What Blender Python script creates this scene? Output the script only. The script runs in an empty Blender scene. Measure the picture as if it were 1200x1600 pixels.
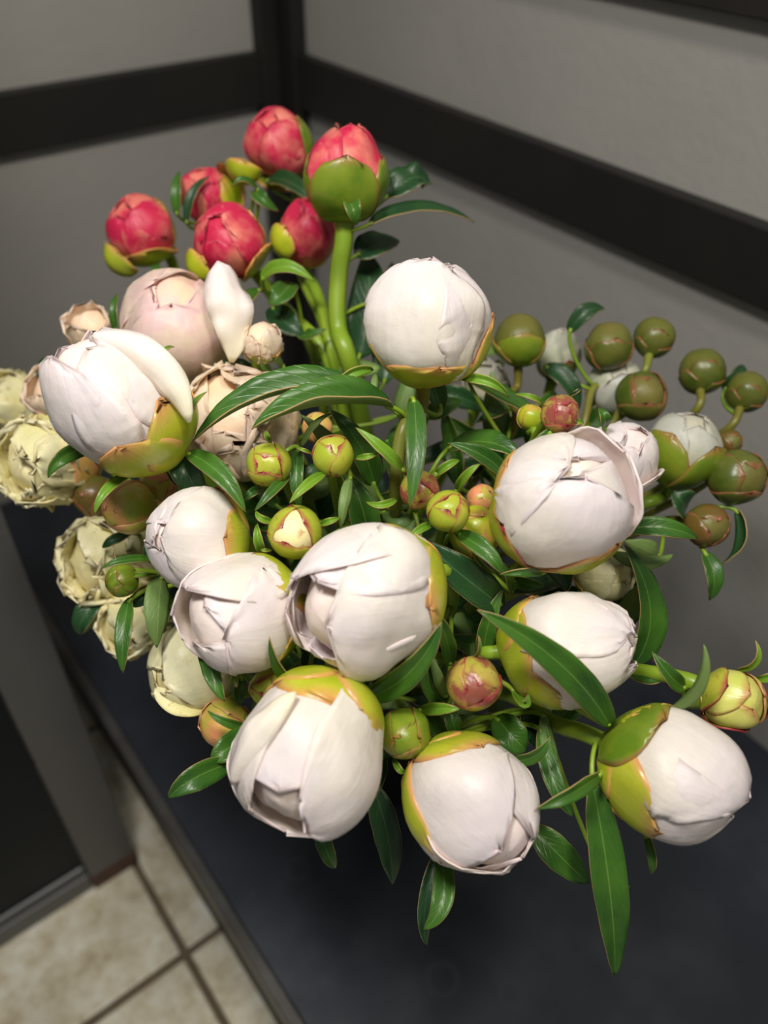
import bpy, math, random
from mathutils import Vector, Matrix, noise
random.seed(7)
C = bpy.context.scene.collection
PI = math.pi

# ---------------------------------------------------------------- camera
HC = 0.68
RT = Vector((0.78954, -0.61355, 0.01339))       # camera right
UP = Vector((0.39799, 0.52850, 0.74986))        # camera up
TW = Vector((-0.46716, -0.58672, 0.66146))      # towards the viewer
F = 1290.0
cam = bpy.data.cameras.new('camera')
cam.sensor_fit = 'VERTICAL'; cam.sensor_height = 36.0; cam.sensor_width = 27.0
cam.lens = F / 1600 * 36
cam.clip_start = 0.01
cam.dof.use_dof = True; cam.dof.focus_distance = 0.345; cam.dof.aperture_fstop = 5.6
camo = bpy.data.objects.new('camera', cam); C.objects.link(camo)
camo.matrix_world = Matrix(((RT.x, UP.x, TW.x, 0), (RT.y, UP.y, TW.y, 0), (RT.z, UP.z, TW.z, HC), (0, 0, 0, 1)))
bpy.context.scene.camera = camo
CAM = Vector((0, 0, HC))

# ---------------------------------------------------------------- world, lamp, exposure
w = bpy.data.worlds.new('world'); bpy.context.scene.world = w; w.use_nodes = True
w.node_tree.nodes['Background'].inputs[0].default_value = (0.96, 0.98, 1.0, 1)
w.node_tree.nodes['Background'].inputs[1].default_value = 0.145
def area(name, loc, target, size, power, col, spread=180):
    l = bpy.data.lights.new(name, 'AREA'); l.shape = 'DISK'; l.size = size; l.energy = power; l.color = col
    l.spread = math.radians(spread)
    o = bpy.data.objects.new(name, l); C.objects.link(o); o.location = loc
    o.rotation_euler = (Vector(target) - Vector(loc)).to_track_quat('-Z', 'Y').to_euler()
    return o
area('ceiling_lamp', CAM + UP * 0.36 + TW * 0.20 - RT * 0.15, (0.14, 0.24, 0.40), 0.13, 2.7, (1.0, 0.965, 0.91), 150)
area('floor_fill', (0.073, -0.24, 1.42), (0.06, 0.50, -0.2), 0.16, 5.4, (1.0, 0.93, 0.80))  # unseen fill light, added to brighten the floor tiles and walls
vs = bpy.context.scene.view_settings
vs.view_transform = 'Standard'; vs.look = 'None'; vs.exposure = 0.08; vs.gamma = 1.0; vs.use_curve_mapping = False

# ---------------------------------------------------------------- helpers
def P(px, py, d):
    return CAM + (RT * ((px - 600) / F) + UP * ((800 - py) / F) - TW) * d
def tag(o, label=None, cat=None, group=None, kind=None):
    if label: o['label'] = label
    if cat: o['category'] = cat
    if group: o['group'] = group
    if kind: o['kind'] = kind
    return o
def mesh(name, verts, faces, mats, parent=None, smooth=True, uvs=None, origin=None):
    me = bpy.data.meshes.new(name)
    if origin is not None: verts = [Vector(v) - origin for v in verts]
    me.from_pydata([tuple(v) for v in verts], [], faces)
    if uvs:
        lay = me.uv_layers.new(name='UVMap')
        data = [0.0] * (2 * len(me.loops))
        for i, l in enumerate(me.loops):
            data[2 * i], data[2 * i + 1] = uvs[l.vertex_index]
        lay.data.foreach_set('uv', data)
    if smooth: me.polygons.foreach_set('use_smooth', [True] * len(me.polygons))
    for m in (mats if isinstance(mats, (list, tuple)) else [mats]): me.materials.append(m)
    o = bpy.data.objects.new(name, me); C.objects.link(o)
    if parent: o.parent = parent
    return o
def empty(name, loc=(0, 0, 0)):
    o = bpy.data.objects.new(name, None); C.objects.link(o); o.location = loc; o.empty_display_size = 0.01
    return o
def bevel(o, w=0.001, seg=2):
    m = o.modifiers.new('bevel', 'BEVEL'); m.width = w; m.segments = seg; m.limit_method = 'ANGLE'
    return o
def box(name, lo, hi, mat, parent=None, bev=0.001, origin=None):
    x0, y0, z0 = lo; x1, y1, z1 = hi
    v = [(x0,y0,z0),(x1,y0,z0),(x1,y1,z0),(x0,y1,z0),(x0,y0,z1),(x1,y0,z1),(x1,y1,z1),(x0,y1,z1)]
    f = [(0,3,2,1),(4,5,6,7),(0,1,5,4),(1,2,6,5),(2,3,7,6),(3,0,4,7)]
    o = mesh(name, v, f, mat, parent, smooth=False, origin=origin)
    if bev: bevel(o, bev)
    return o
def tube_geo(pts, rads, n=8):
    vs_, fs = [], []
    prev = None
    for i, p in enumerate(pts):
        t = (pts[min(i + 1, len(pts) - 1)] - pts[max(i - 1, 0)]).normalized()
        if prev is None:
            prev = t.orthogonal().normalized()
        a = (prev - t * prev.dot(t)).normalized(); prev = a
        b = t.cross(a)
        for k in range(n):
            an = 2 * PI * k / n
            vs_.append(p + (a * math.cos(an) + b * math.sin(an)) * rads[i])
    for i in range(len(pts) - 1):
        for k in range(n):
            k2 = (k + 1) % n
            fs.append((i * n + k, i * n + k2, (i + 1) * n + k2, (i + 1) * n + k))
    fs.append(tuple(range(n))[::-1]); m = (len(pts) - 1) * n
    fs.append(tuple(m + k for k in range(n)))
    return vs_, fs
def bez(pts, n=16):
    out = []
    for i in range(n + 1):
        t = i / n; q = [Vector(p) for p in pts]
        while len(q) > 1: q = [q[k].lerp(q[k + 1], t) for k in range(len(q) - 1)]
        out.append(q[0])
    return out
def spline(pts, n=8):
    """Catmull-Rom through the points"""
    p = [pts[0] * 2 - pts[1]] + list(pts) + [pts[-1] * 2 - pts[-2]]
    out = []
    for i in range(1, len(p) - 2):
        for k in range(n):
            t = k / n
            out.append(0.5 * ((2 * p[i]) + (p[i + 1] - p[i - 1]) * t + (2 * p[i - 1] - 5 * p[i] + 4 * p[i + 1] - p[i + 2]) * t * t
                              + (3 * p[i] - p[i - 1] - 3 * p[i + 1] + p[i + 2]) * t ** 3))
    out.append(p[-2].copy())
    return out

# ---------------------------------------------------------------- materials
class NT:
    def __init__(s, name):
        s.m = bpy.data.materials.new(name); s.m.use_nodes = True
        s.t = s.m.node_tree; s.b = s.t.nodes['Principled BSDF']
    def n(s, typ, **kw):
        x = s.t.nodes.new(typ)
        for k, v in kw.items():
            if k in x.inputs: x.inputs[k].default_value = v
            else: setattr(x, k, v)
        return x
    def l(s, a, b): s.t.links.new(a, b)
    def set(s, **kw):
        for k, v in kw.items(): s.b.inputs[k.replace('_', ' ')].default_value = v
    def noise(s, coord, scale, detail=4, mapscale=None, rough=0.55):
        src = coord
        if mapscale:
            mp = s.n('ShaderNodeMapping'); mp.inputs['Scale'].default_value = mapscale; s.l(coord, mp.inputs['Vector']); src = mp.outputs[0]
        nz = s.n('ShaderNodeTexNoise'); nz.inputs['Scale'].default_value = scale; nz.inputs['Detail'].default_value = detail
        nz.inputs['Roughness'].default_value = rough
        s.l(src, nz.inputs['Vector']); return nz.outputs['Fac']
    def ramp(s, fac, stops):
        r = s.n('ShaderNodeValToRGB'); e = r.color_ramp.elements
        while len(e) > len(stops): e.remove(e[-1])
        while len(e) < len(stops): e.new(0.5)
        for el, (p, c) in zip(e, stops):
            el.position = p; el.color = (c, c, c, 1) if isinstance(c, (int, float)) else (*c, 1)
        s.l(fac, r.inputs[0]); return r.outputs['Color']
    def mix(s, fac, a, b, mode='MIX'):
        x = s.n('ShaderNodeMix', data_type='RGBA', blend_type=mode)
        for sock, val in ((x.inputs['Factor'], fac), (x.inputs['A'], a), (x.inputs['B'], b)):
            if isinstance(val, (int, float)): sock.default_value = val
            elif isinstance(val, tuple): sock.default_value = (*val, 1)
            else: s.l(val, sock)
        return x.outputs['Result']
    def math(s, op, a, b=None):
        x = s.n('ShaderNodeMath', operation=op)
        for i, val in enumerate((a, b)):
            if val is None: continue
            if isinstance(val, (int, float)): x.inputs[i].default_value = val
            else: s.l(val, x.inputs[i])
        return x.outputs[0]
    def bump(s, h, strength, dist=0.001, prev=None):
        b = s.n('ShaderNodeBump'); b.inputs['Strength'].default_value = strength; b.inputs['Distance'].default_value = dist
        s.l(h, b.inputs['Height'])
        if prev is not None: s.l(prev, b.inputs['Normal'])
        return b.outputs[0]
    def obj(s): return s.n('ShaderNodeTexCoord').outputs['Object']
    def uv(s):
        t = s.n('ShaderNodeTexCoord').outputs['UV']; x = s.n('ShaderNodeSeparateXYZ'); s.l(t, x.inputs[0])
        return t, x.outputs[0], x.outputs[1]
    def rnd(s): return s.n('ShaderNodeObjectInfo').outputs['Random']
    def shift(s, coord):
        """texture coordinates moved by the object's own random number"""
        x = s.n('ShaderNodeVectorMath', operation='ADD'); s.l(coord, x.inputs[0])
        c = s.n('ShaderNodeCombineXYZ'); r = s.math('MULTIPLY', s.rnd(), 37.0)
        for i in range(3): s.l(r, c.inputs[i])
        s.l(c.outputs[0], x.inputs[1]); return x.outputs[0]

def petal_mat(name, base, mid, tip, edge, blotch=None, sss=0.35, crumple=0.35, veins=0.5, pool=0.35, specks=0.0):
    m = NT(name); uv, u, v = m.uv()
    c = m.ramp(v, [(0.0, base), (0.35, mid), (1.0, tip)])
    o = m.shift(m.obj())
    n1 = m.noise(o, 55, 3)
    c = m.mix(m.ramp(m.noise(o, 24, 2), [(0.42, 0.0), (0.64, pool)]), c, base)
    if specks: c = m.mix(m.math('MULTIPLY', m.ramp(m.noise(o, 170, 4), [(0.60, 0.0), (0.66, specks)]), m.ramp(m.noise(o, 42, 2), [(0.52, 0.0), (0.60, 1.0)])), c, (0.42, 0.20, 0.07))
    if blotch: c = m.mix(m.ramp(n1, [(0.45, 0.0), (0.68, 0.85)]), c, blotch)
    st = m.noise(m.shift(uv), 1.0, 4, (42, 2.5, 1))
    c = m.mix(m.math('MULTIPLY', m.ramp(st, [(0.35, 0.0), (0.75, 1.0)]), 0.14), c, edge)
    # coloured rim
    e = m.math('ABSOLUTE', m.math('SUBTRACT', u, 0.5))
    rim = m.math('MAXIMUM', m.ramp(e, [(0.47, 0.0), (0.5, 1.0)]), m.ramp(v, [(0.96, 0.0), (1.0, 1.0)]))
    c = m.mix(m.math('MULTIPLY', rim, 0.35), c, edge)
    m.l(c, m.b.inputs['Base Color'])
    m.set(Roughness=0.42, Subsurface_Weight=sss, Subsurface_Scale=0.006)
    m.b.inputs['Subsurface Radius'].default_value = (1.0, 0.7, 0.5)
    m.b.inputs['Specular IOR Level'].default_value = 0.35
    nb = m.bump(m.noise(o, 30, 3, (1, 1, 0.6)), 0.55, 0.005)
    nb = m.bump(st, veins * 0.5, 0.0006, nb)
    nb = m.bump(m.noise(o, 90, 4), crumple, 0.0016, nb)
    m.l(nb, m.b.inputs['Normal'])
    return m.m
M = {}
M['white'] = petal_mat('petal_white', (0.85, 0.76, 0.50), (0.87, 0.755, 0.665), (0.86, 0.725, 0.73), (0.84, 0.60, 0.60))
M['blush'] = petal_mat('petal_blush', (0.84, 0.66, 0.40), (0.88, 0.64, 0.46), (0.88, 0.52, 0.53), (0.80, 0.42, 0.46), blotch=(0.86, 0.70, 0.44))
M['peach'] = petal_mat('petal_peach', (0.84, 0.66, 0.38), (0.86, 0.64, 0.44), (0.86, 0.66, 0.50), (0.74, 0.42, 0.30), crumple=0.4)
M['cream'] = petal_mat('petal_cream', (0.74, 0.66, 0.20), (0.84, 0.74, 0.34), (0.88, 0.80, 0.50), (0.64, 0.46, 0.16), crumple=0.4, specks=0.8)
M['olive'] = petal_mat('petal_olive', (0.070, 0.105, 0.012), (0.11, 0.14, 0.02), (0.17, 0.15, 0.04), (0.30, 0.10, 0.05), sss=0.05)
M['rose'] = petal_mat('petal_rose', (0.72, 0.52, 0.16), (0.66, 0.035, 0.09), (0.54, 0.006, 0.06), (0.80, 0.16, 0.18), blotch=(0.80, 0.26, 0.18), sss=0.08, pool=0.0)
M['shade'] = petal_mat('petal_white_shaded', (0.38, 0.42, 0.16), (0.50, 0.49, 0.36), (0.58, 0.56, 0.50), (0.62, 0.40, 0.38))  # white petals toned down: shade of the right-hand blooms is in the colour

def sepal_mat(name, a, b, red, amount=0.5, speck=0.6, e0=0.44, v0=0.88, wine=0.0):
    m = NT(name); uv, u, v = m.uv(); o = m.shift(m.obj())
    c = m.mix(m.ramp(m.noise(o, 60, 3), [(0.35, 0.0), (0.65, 1.0)]), a, b)
    if wine: c = m.mix(m.ramp(m.noise(o, 75, 5, rough=0.65), [(0.60 - 0.16 * wine, 0.0), (0.68 - 0.14 * wine, 0.85)]), c, (0.26, 0.035, 0.05))
    e = m.math('ABSOLUTE', m.math('SUBTRACT', u, 0.5))
    edge = m.math('MAXIMUM', m.ramp(e, [(e0, 0.0), (0.495, 1.0)]), m.ramp(v, [(v0, 0.0), (0.985, 1.0)]))
    c = m.mix(m.math('MULTIPLY', edge, min(1.0, amount * 1.3)), c, red)
    c = m.mix(m.math('MULTIPLY', m.ramp(m.noise(o, 190, 5, rough=0.7), [(0.64, 0.0), (0.70, 1.0)]), speck), c, (0.20, 0.04, 0.03))
    m.l(c, m.b.inputs['Base Color'])
    m.set(Roughness=0.30, Subsurface_Weight=0.08, Subsurface_Scale=0.002)
    nb = m.bump(m.noise(m.shift(uv), 1.0, 3, (30, 2, 1)), 0.25, 0.0006)
    m.l(nb, m.b.inputs['Normal'])
    return m.m
M['sepal'] = sepal_mat('sepal_lime', (0.46, 0.50, 0.020), (0.32, 0.40, 0.018), (0.66, 0.30, 0.10), 0.7, 0.3, e0=0.38, v0=0.80)
M['sepal_edge'] = sepal_mat('sepal_red_edged', (0.34, 0.42, 0.03), (0.44, 0.44, 0.05), (0.34, 0.03, 0.05), 0.75, 0.5, wine=0.12)
M['sepal_lime_petal'] = sepal_mat('petal_lime', (0.56, 0.60, 0.12), (0.62, 0.58, 0.16), (0.50, 0.20, 0.08), 0.7, 0.2, v0=0.86)
M['sepal_wine'] = sepal_mat('sepal_wine_blotched', (0.38, 0.38, 0.05), (0.46, 0.30, 0.07), (0.30, 0.03, 0.05), 0.75, 0.5, wine=0.9)
M['sepal_blush'] = sepal_mat('sepal_blushed', (0.42, 0.48, 0.05), (0.78, 0.30, 0.14), (0.70, 0.30, 0.16), 0.6, 0.3)
M['sepal_rimmed'] = sepal_mat('sepal_blush_rimmed', (0.46, 0.48, 0.03), (0.34, 0.42, 0.03), (0.62, 0.24, 0.12), 0.62, 0.3, e0=0.40, v0=0.80)
M['sepal_green'] = sepal_mat('sepal_green', (0.11, 0.20, 0.012), (0.22, 0.27, 0.02), (0.34, 0.14, 0.05), 0.6, 0.3)
M['sepal_bronze'] = sepal_mat('sepal_bronze', (0.15, 0.085, 0.018), (0.10, 0.10, 0.015), (0.30, 0.10, 0.05), 0.7, 0.4)
M['sepal_shaded'] = sepal_mat('sepal_green_shaded', (0.060, 0.095, 0.010), (0.13, 0.14, 0.025), (0.30, 0.10, 0.05), 0.7, 0.4)  # green sepals darkened in colour for the shade by the right wall

def leaf_mat(name, a, b, vein, rough):
    m = NT(name); uv, u, v = m.uv(); o = m.shift(m.obj())
    c = m.mix(m.ramp(m.noise(o, 45, 3), [(0.3, 0.0), (0.7, 1.0)]), a, b)
    e = m.math('ABSOLUTE', m.math('SUBTRACT', u, 0.5))
    # side veins run forward from the midrib
    sv = m.math('FRACT', m.math('SUBTRACT', m.math('MULTIPLY', v, 9.0), m.math('MULTIPLY', e, 6.0)))
    svm = m.ramp(sv, [(0.0, 1.0), (0.10, 0.0), (0.92, 0.0), (1.0, 1.0)])
    c = m.mix(m.math('MULTIPLY', svm, 0.10), c, vein)
    c = m.mix(m.ramp(e, [(0.0, 0.6), (0.03, 0.0)]), c, vein)
    m.l(c, m.b.inputs['Base Color'])
    m.set(Roughness=rough); m.b.inputs['Specular IOR Level'].default_value = 0.4
    h = m.math('SUBTRACT', m.noise(o, 130, 3), m.math('MULTIPLY', svm, 0.5))
    m.l(m.bump(h, 0.35, 0.0007), m.b.inputs['Normal'])
    return m.m
M['leaf'] = leaf_mat('leaf_upper', (0.020, 0.075, 0.010), (0.052, 0.145, 0.014), (0.18, 0.32, 0.06), 0.36)
M['leaf_dark'] = leaf_mat('leaf_upper_dark', (0.010, 0.042, 0.014), (0.018, 0.065, 0.016), (0.08, 0.17, 0.06), 0.38)
M['leaf_lime'] = leaf_mat('leaf_young', (0.09, 0.22, 0.016), (0.16, 0.30, 0.02), (0.34, 0.46, 0.10), 0.36)
M['leaf_back'] = leaf_mat('leaf_underside', (0.10, 0.18, 0.045), (0.15, 0.23, 0.06), (0.26, 0.34, 0.13), 0.5)
def plain(name, col, rough=0.5, metal=0.0, bumpy=0, bscale=60, var=None, vscale=8, spec=0.5, bd=0.001):
    m = NT(name); o = m.obj(); m.set(Roughness=rough, Metallic=metal)
    m.b.inputs['Specular IOR Level'].default_value = spec
    if var: m.l(m.mix(m.ramp(m.noise(o, vscale, 5), [(0.35, 0.0), (0.7, 1.0)]), col, var), m.b.inputs['Base Color'])
    else: m.b.inputs['Base Color'].default_value = (*col, 1)
    if bumpy: m.l(m.bump(m.noise(o, bscale, 4), bumpy, bd), m.b.inputs['Normal'])
    return m.m
M['rim'] = plain('leaf_margin', (0.42, 0.27, 0.11), 0.5)
M['stem'] = plain('stem_green', (0.17, 0.30, 0.018), 0.38, bumpy=0.15, var=(0.26, 0.36, 0.03), vscale=25)
M['stem_olive'] = plain('stem_olive', (0.16, 0.14, 0.02), 0.40, bumpy=0.15, var=(0.20, 0.24, 0.03), vscale=25)
M['brown'] = plain('withered_brown', (0.30, 0.13, 0.05), 0.7)

# ---------------------------------------------------------------- the setting
XC, YC, XE = 0.5627, 0.9039, 0.0775
FZ = -0.20
wall_m = NT('painted_wall'); o_ = wall_m.obj()
wall_m.l(wall_m.mix(wall_m.ramp(wall_m.noise(o_, 5, 4), [(0.3, 0.0), (0.7, 1.0)]), (0.365, 0.355, 0.335), (0.415, 0.40, 0.375)), wall_m.b.inputs['Base Color'])
wall_m.set(Roughness=0.55)
wall_m.l(wall_m.bump(wall_m.noise(o_, 120, 3), 0.25, 0.001, wall_m.bump(wall_m.noise(o_, 30, 3), 0.3, 0.002)), wall_m.b.inputs['Normal'])
tag(box('wall_right', (XC, -0.9, FZ), (XC + 0.05, YC + 0.05, 1.3), wall_m.m, bev=0), kind='structure')
tag(box('wall_left', (-1.0, YC, FZ), (XC, YC + 0.05, 1.3), wall_m.m, bev=0), kind='structure')
frame_m = plain('black_painted_steel', (0.011, 0.010, 0.009), 0.55, bumpy=0.2, bscale=200, var=(0.017, 0.015, 0.012))
D = 0.014
for n_, lo, hi in (('trim_1', (XC - D, -0.9, 0.400), (XC - 0.0002, YC - 0.0002, 0.455)),
                   ('trim_2', (-1.0, YC - D, 0.400), (XC - D - 0.0005, YC - 0.0002, 0.455)),
                   ('trim_3', (XC - D, -0.9, 0.572), (XC - 0.0002, YC - 0.0002, 0.625)),
                   ('trim_4', (-1.0, YC - D, 0.572), (XC - D - 0.0005, YC - 0.0002, 0.625)),
                   ('trim_5', (XC - D - 0.004, YC - 0.046, 0.0005), (XC - 0.0003, YC - 0.0003, 1.2)),
                   ('trim_6', (XC - 0.042, YC - D - 0.004, 0.0005), (XC - D - 0.0045, YC - 0.0003, 1.2))):
    tag(box(n_, lo, hi, frame_m, bev=0.0015), kind='structure')

# black slab the flowers stand on
slab_m = NT('black_worktop'); o_ = slab_m.obj()
sc_ = slab_m.noise(o_, 14, 5)
def ring(cx, cy, r):
    x = slab_m.n('ShaderNodeVectorMath', operation='DISTANCE'); slab_m.l(o_, x.inputs[0]); x.inputs[1].default_value = (cx, cy, 0)
    return slab_m.ramp(slab_m.math('ABSOLUTE', slab_m.math('SUBTRACT', x.outputs['Value'], r)), [(0.0, 1.0), (0.0022, 0.0)])
def on_slab(px, py, z=0.0):
    r = RT * ((px - 600) / F) + UP * ((800 - py) / F) - TW
    return CAM + r * ((z - HC) / r.z)
rings = None
for px, py, r in ((691, 1530, 0.0115), (800, 1555, 0.009), (465, 1358, 0.009)):
    q = on_slab(px, py); rr = ring(q.x - XE, q.y - 0.3, r); rings = rr if rings is None else slab_m.math('MAXIMUM', rings, rr)
dust = slab_m.ramp(sc_, [(0.45, 0.0), (0.8, 1.0)])
slab_m.l(slab_m.mix(slab_m.math('MAXIMUM', slab_m.math('MULTIPLY', dust, 0.6), slab_m.math('MULTIPLY', rings, 0.55)), (0.020, 0.025, 0.037), (0.050, 0.058, 0.074)), slab_m.b.inputs['Base Color'])
slab_m.l(slab_m.ramp(sc_, [(0.3, 0.34), (0.8, 0.5)]), slab_m.b.inputs['Roughness'])
slab_m.l(slab_m.bump(slab_m.noise(o_, 260, 3), 0.12, 0.0005), slab_m.b.inputs['Normal'])
base = empty('shelf_cabinet', (XE, 0.3, 0)); tag(base, 'low black cabinet top along the grey wall, under the peonies', 'cabinet')
B0 = Vector((XE, 0.3, 0))
def bb(name, lo, hi, mat, b=0.001): return box(name, lo, hi, mat, base, b, B0)
bb('top_panel', (XE + 0.010, -0.9, -0.018), (XC - 0.001, YC - 0.001, 0.0), slab_m.m)
edge_m = plain('worn_grey_metal_edge', (0.085, 0.082, 0.078), 0.42, bumpy=0.3, bscale=90, var=(0.05, 0.045, 0.04), vscale=20)
bb('edge_strip', (XE, -0.9, -0.022), (XE + 0.0098, YC - 0.001, 0.001), edge_m, 0.0015)
bb('front_panel', (XE + 0.014, -0.9, FZ + 0.001), (XE + 0.026, YC - 0.001, -0.0225), frame_m)

# tiled floor, each tile its own piece
floor = tag(box('floor', (-1.1, -0.9, FZ - 0.03), (XC, YC, FZ - 0.004),
    plain('brown_grout', (0.115, 0.085, 0.05), 0.85, bumpy=0.5, bscale=200, var=(0.17, 0.13, 0.085), vscale=30), bev=0), kind='structure')
tile_m = NT('beige_stone_tile'); o_ = tile_m.shift(tile_m.obj())
n1 = tile_m.noise(o_, 34, 8, rough=0.68)
c_ = tile_m.ramp(n1, [(0.34, (0.46, 0.39, 0.26)), (0.47, (0.66, 0.60, 0.45)), (0.57, (0.76, 0.72, 0.58)), (0.68, (0.86, 0.85, 0.78))])
c_ = tile_m.mix(tile_m.ramp(tile_m.noise(o_, 8, 3), [(0.5, 0.0), (0.75, 0.5)]), c_, (0.38, 0.33, 0.22))
tile_m.l(c_, tile_m.b.inputs['Base Color']); tile_m.set(Roughness=0.38)
tile_m.l(tile_m.bump(n1, 0.5, 0.002), tile_m.b.inputs['Normal'])
q = on_slab(290, 1490, FZ); T, G = 0.305, 0.0075
tile_me = None
for i in range(-4, 2):
    for j in range(-4, 3):
        x0 = q.x + i * T + G / 2; y0 = q.y + j * T + G / 2
        x1 = min(x0 + T - G, XC - 0.002); y1 = min(y0 + T - G, YC - 0.002)
        if x1 - x0 < 0.02 or y1 - y0 < 0.02: continue
        dz = 0.0008 * math.sin(i * 5.1 + j * 3.3)
        full = (x1 - x0 > T - G - 1e-4 and y1 - y0 > T - G - 1e-4)
        if full and tile_me:
            t = bpy.data.objects.new('tile', tile_me); C.objects.link(t); t.parent = floor; bevel(t, 0.003, 2)
        else:
            t = box('tile', (0, 0, -0.0035), (x1 - x0, y1 - y0, 0), tile_m.m, floor, 0.003)
            if full: tile_me = t.data
        t.location = (x0, y0, FZ + dz)

# the framed glass panel standing on the tiles at the left
grey_m = plain('scuffed_dark_grey_metal', (0.085, 0.085, 0.085), 0.42, bumpy=0.25, bscale=120, var=(0.09, 0.09, 0.088), vscale=26)
glass_m = plain('dark_glass', (0.004, 0.007, 0.010), 0.3, spec=0.12)
rust_m = plain('rusty_steel', (0.11, 0.045, 0.028), 0.8, bumpy=0.8, bscale=160, var=(0.05, 0.035, 0.03), vscale=70)
dl = empty('glass_door', (0.03, 0.49, FZ)); tag(dl, 'dark grey metal framed glass door leaf standing on the beige tiles', 'door')
DO = Vector((0.03, 0.49, FZ))
FX0, FX1, FY = 0.0090, 0.0576, 0.487
def db(name, lo, hi, mat, b=0.001): return box(name, lo, hi, mat, dl, b, DO)
db('stile', (FX0, FY, FZ + 0.026), (FX1, FY + 0.024, 1.0), grey_m, 0.0015)
tag(db('stile_foot', (FX0 - 0.0005, FY - 0.0005, FZ + 0.0005), (FX1 + 0.0005, FY + 0.0245, FZ + 0.0255), rust_m, 0.002), 'rusty foot of the door frame')
db('bottom_rail', (-0.9, FY + 0.002, FZ + 0.004), (FX0 - 0.001, FY + 0.024, FZ + 0.030), grey_m, 0.0015)
db('glazing_bead', (-0.9, FY + 0.006, FZ + 0.0305), (FX0 - 0.001, FY + 0.020, FZ + 0.041), grey_m, 0.003)
db('glass_pane', (-0.9, FY + 0.010, FZ + 0.0415), (FX0 - 0.001, FY + 0.016, 0.98), glass_m, 0)

# bucket the stems stand in, hidden below the blooms
BX, BY = 0.275, 0.345
def lathe(name, prof, mat, c, parent=None, n=48, origin=None):
    v, f = [], []
    for r, z in prof:
        for k in range(n):
            a = 2 * PI * k / n; v.append((c[0] + r * math.cos(a), c[1] + r * math.sin(a), z))
    for i in range(len(prof) - 1):
        for k in range(n):
            k2 = (k + 1) % n; f.append((i * n + k, i * n + k2, (i + 1) * n + k2, (i + 1) * n + k))
    f.append(tuple(range(n))[::-1])
    f.append(tuple((len(prof) - 1) * n + k for k in range(n)))
    return mesh(name, v, f, mat, parent, origin=origin)
bucket = lathe('flower_bucket', [(0.062, 0.0005), (0.066, 0.004), (0.080, 0.165), (0.084, 0.170), (0.084, 0.174), (0.078, 0.172), (0.064, 0.006), (0.001, 0.005)],
               plain('black_plastic', (0.010, 0.010, 0.011), 0.45), (BX, BY), origin=Vector((BX, BY, 0)))
bucket.location = (BX, BY, 0)
tag(bucket, 'black bucket under the blooms that holds all the peony stems', 'bucket')

# ---------------------------------------------------------------- botanical builders
def sh(x):  # smooth 0..1
    x = max(0.0, min(1.0, x)); return x * x * (3 - 2 * x)

WARP = [Vector((0, 0, 0)), 0.0]
def warp(p):
    d = p.normalized()
    return p * (1 + WARP[1] * noise.noise(d * 1.15 + WARP[0]))

def basis(axis):
    z = Vector(axis).normalized()
    ref = TW if abs(z.dot(TW)) < 0.93 else UP
    x = (ref - z * ref.dot(z)).normalized()
    y = z.cross(x)
    return Matrix((x, y, z)).transposed()

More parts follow.
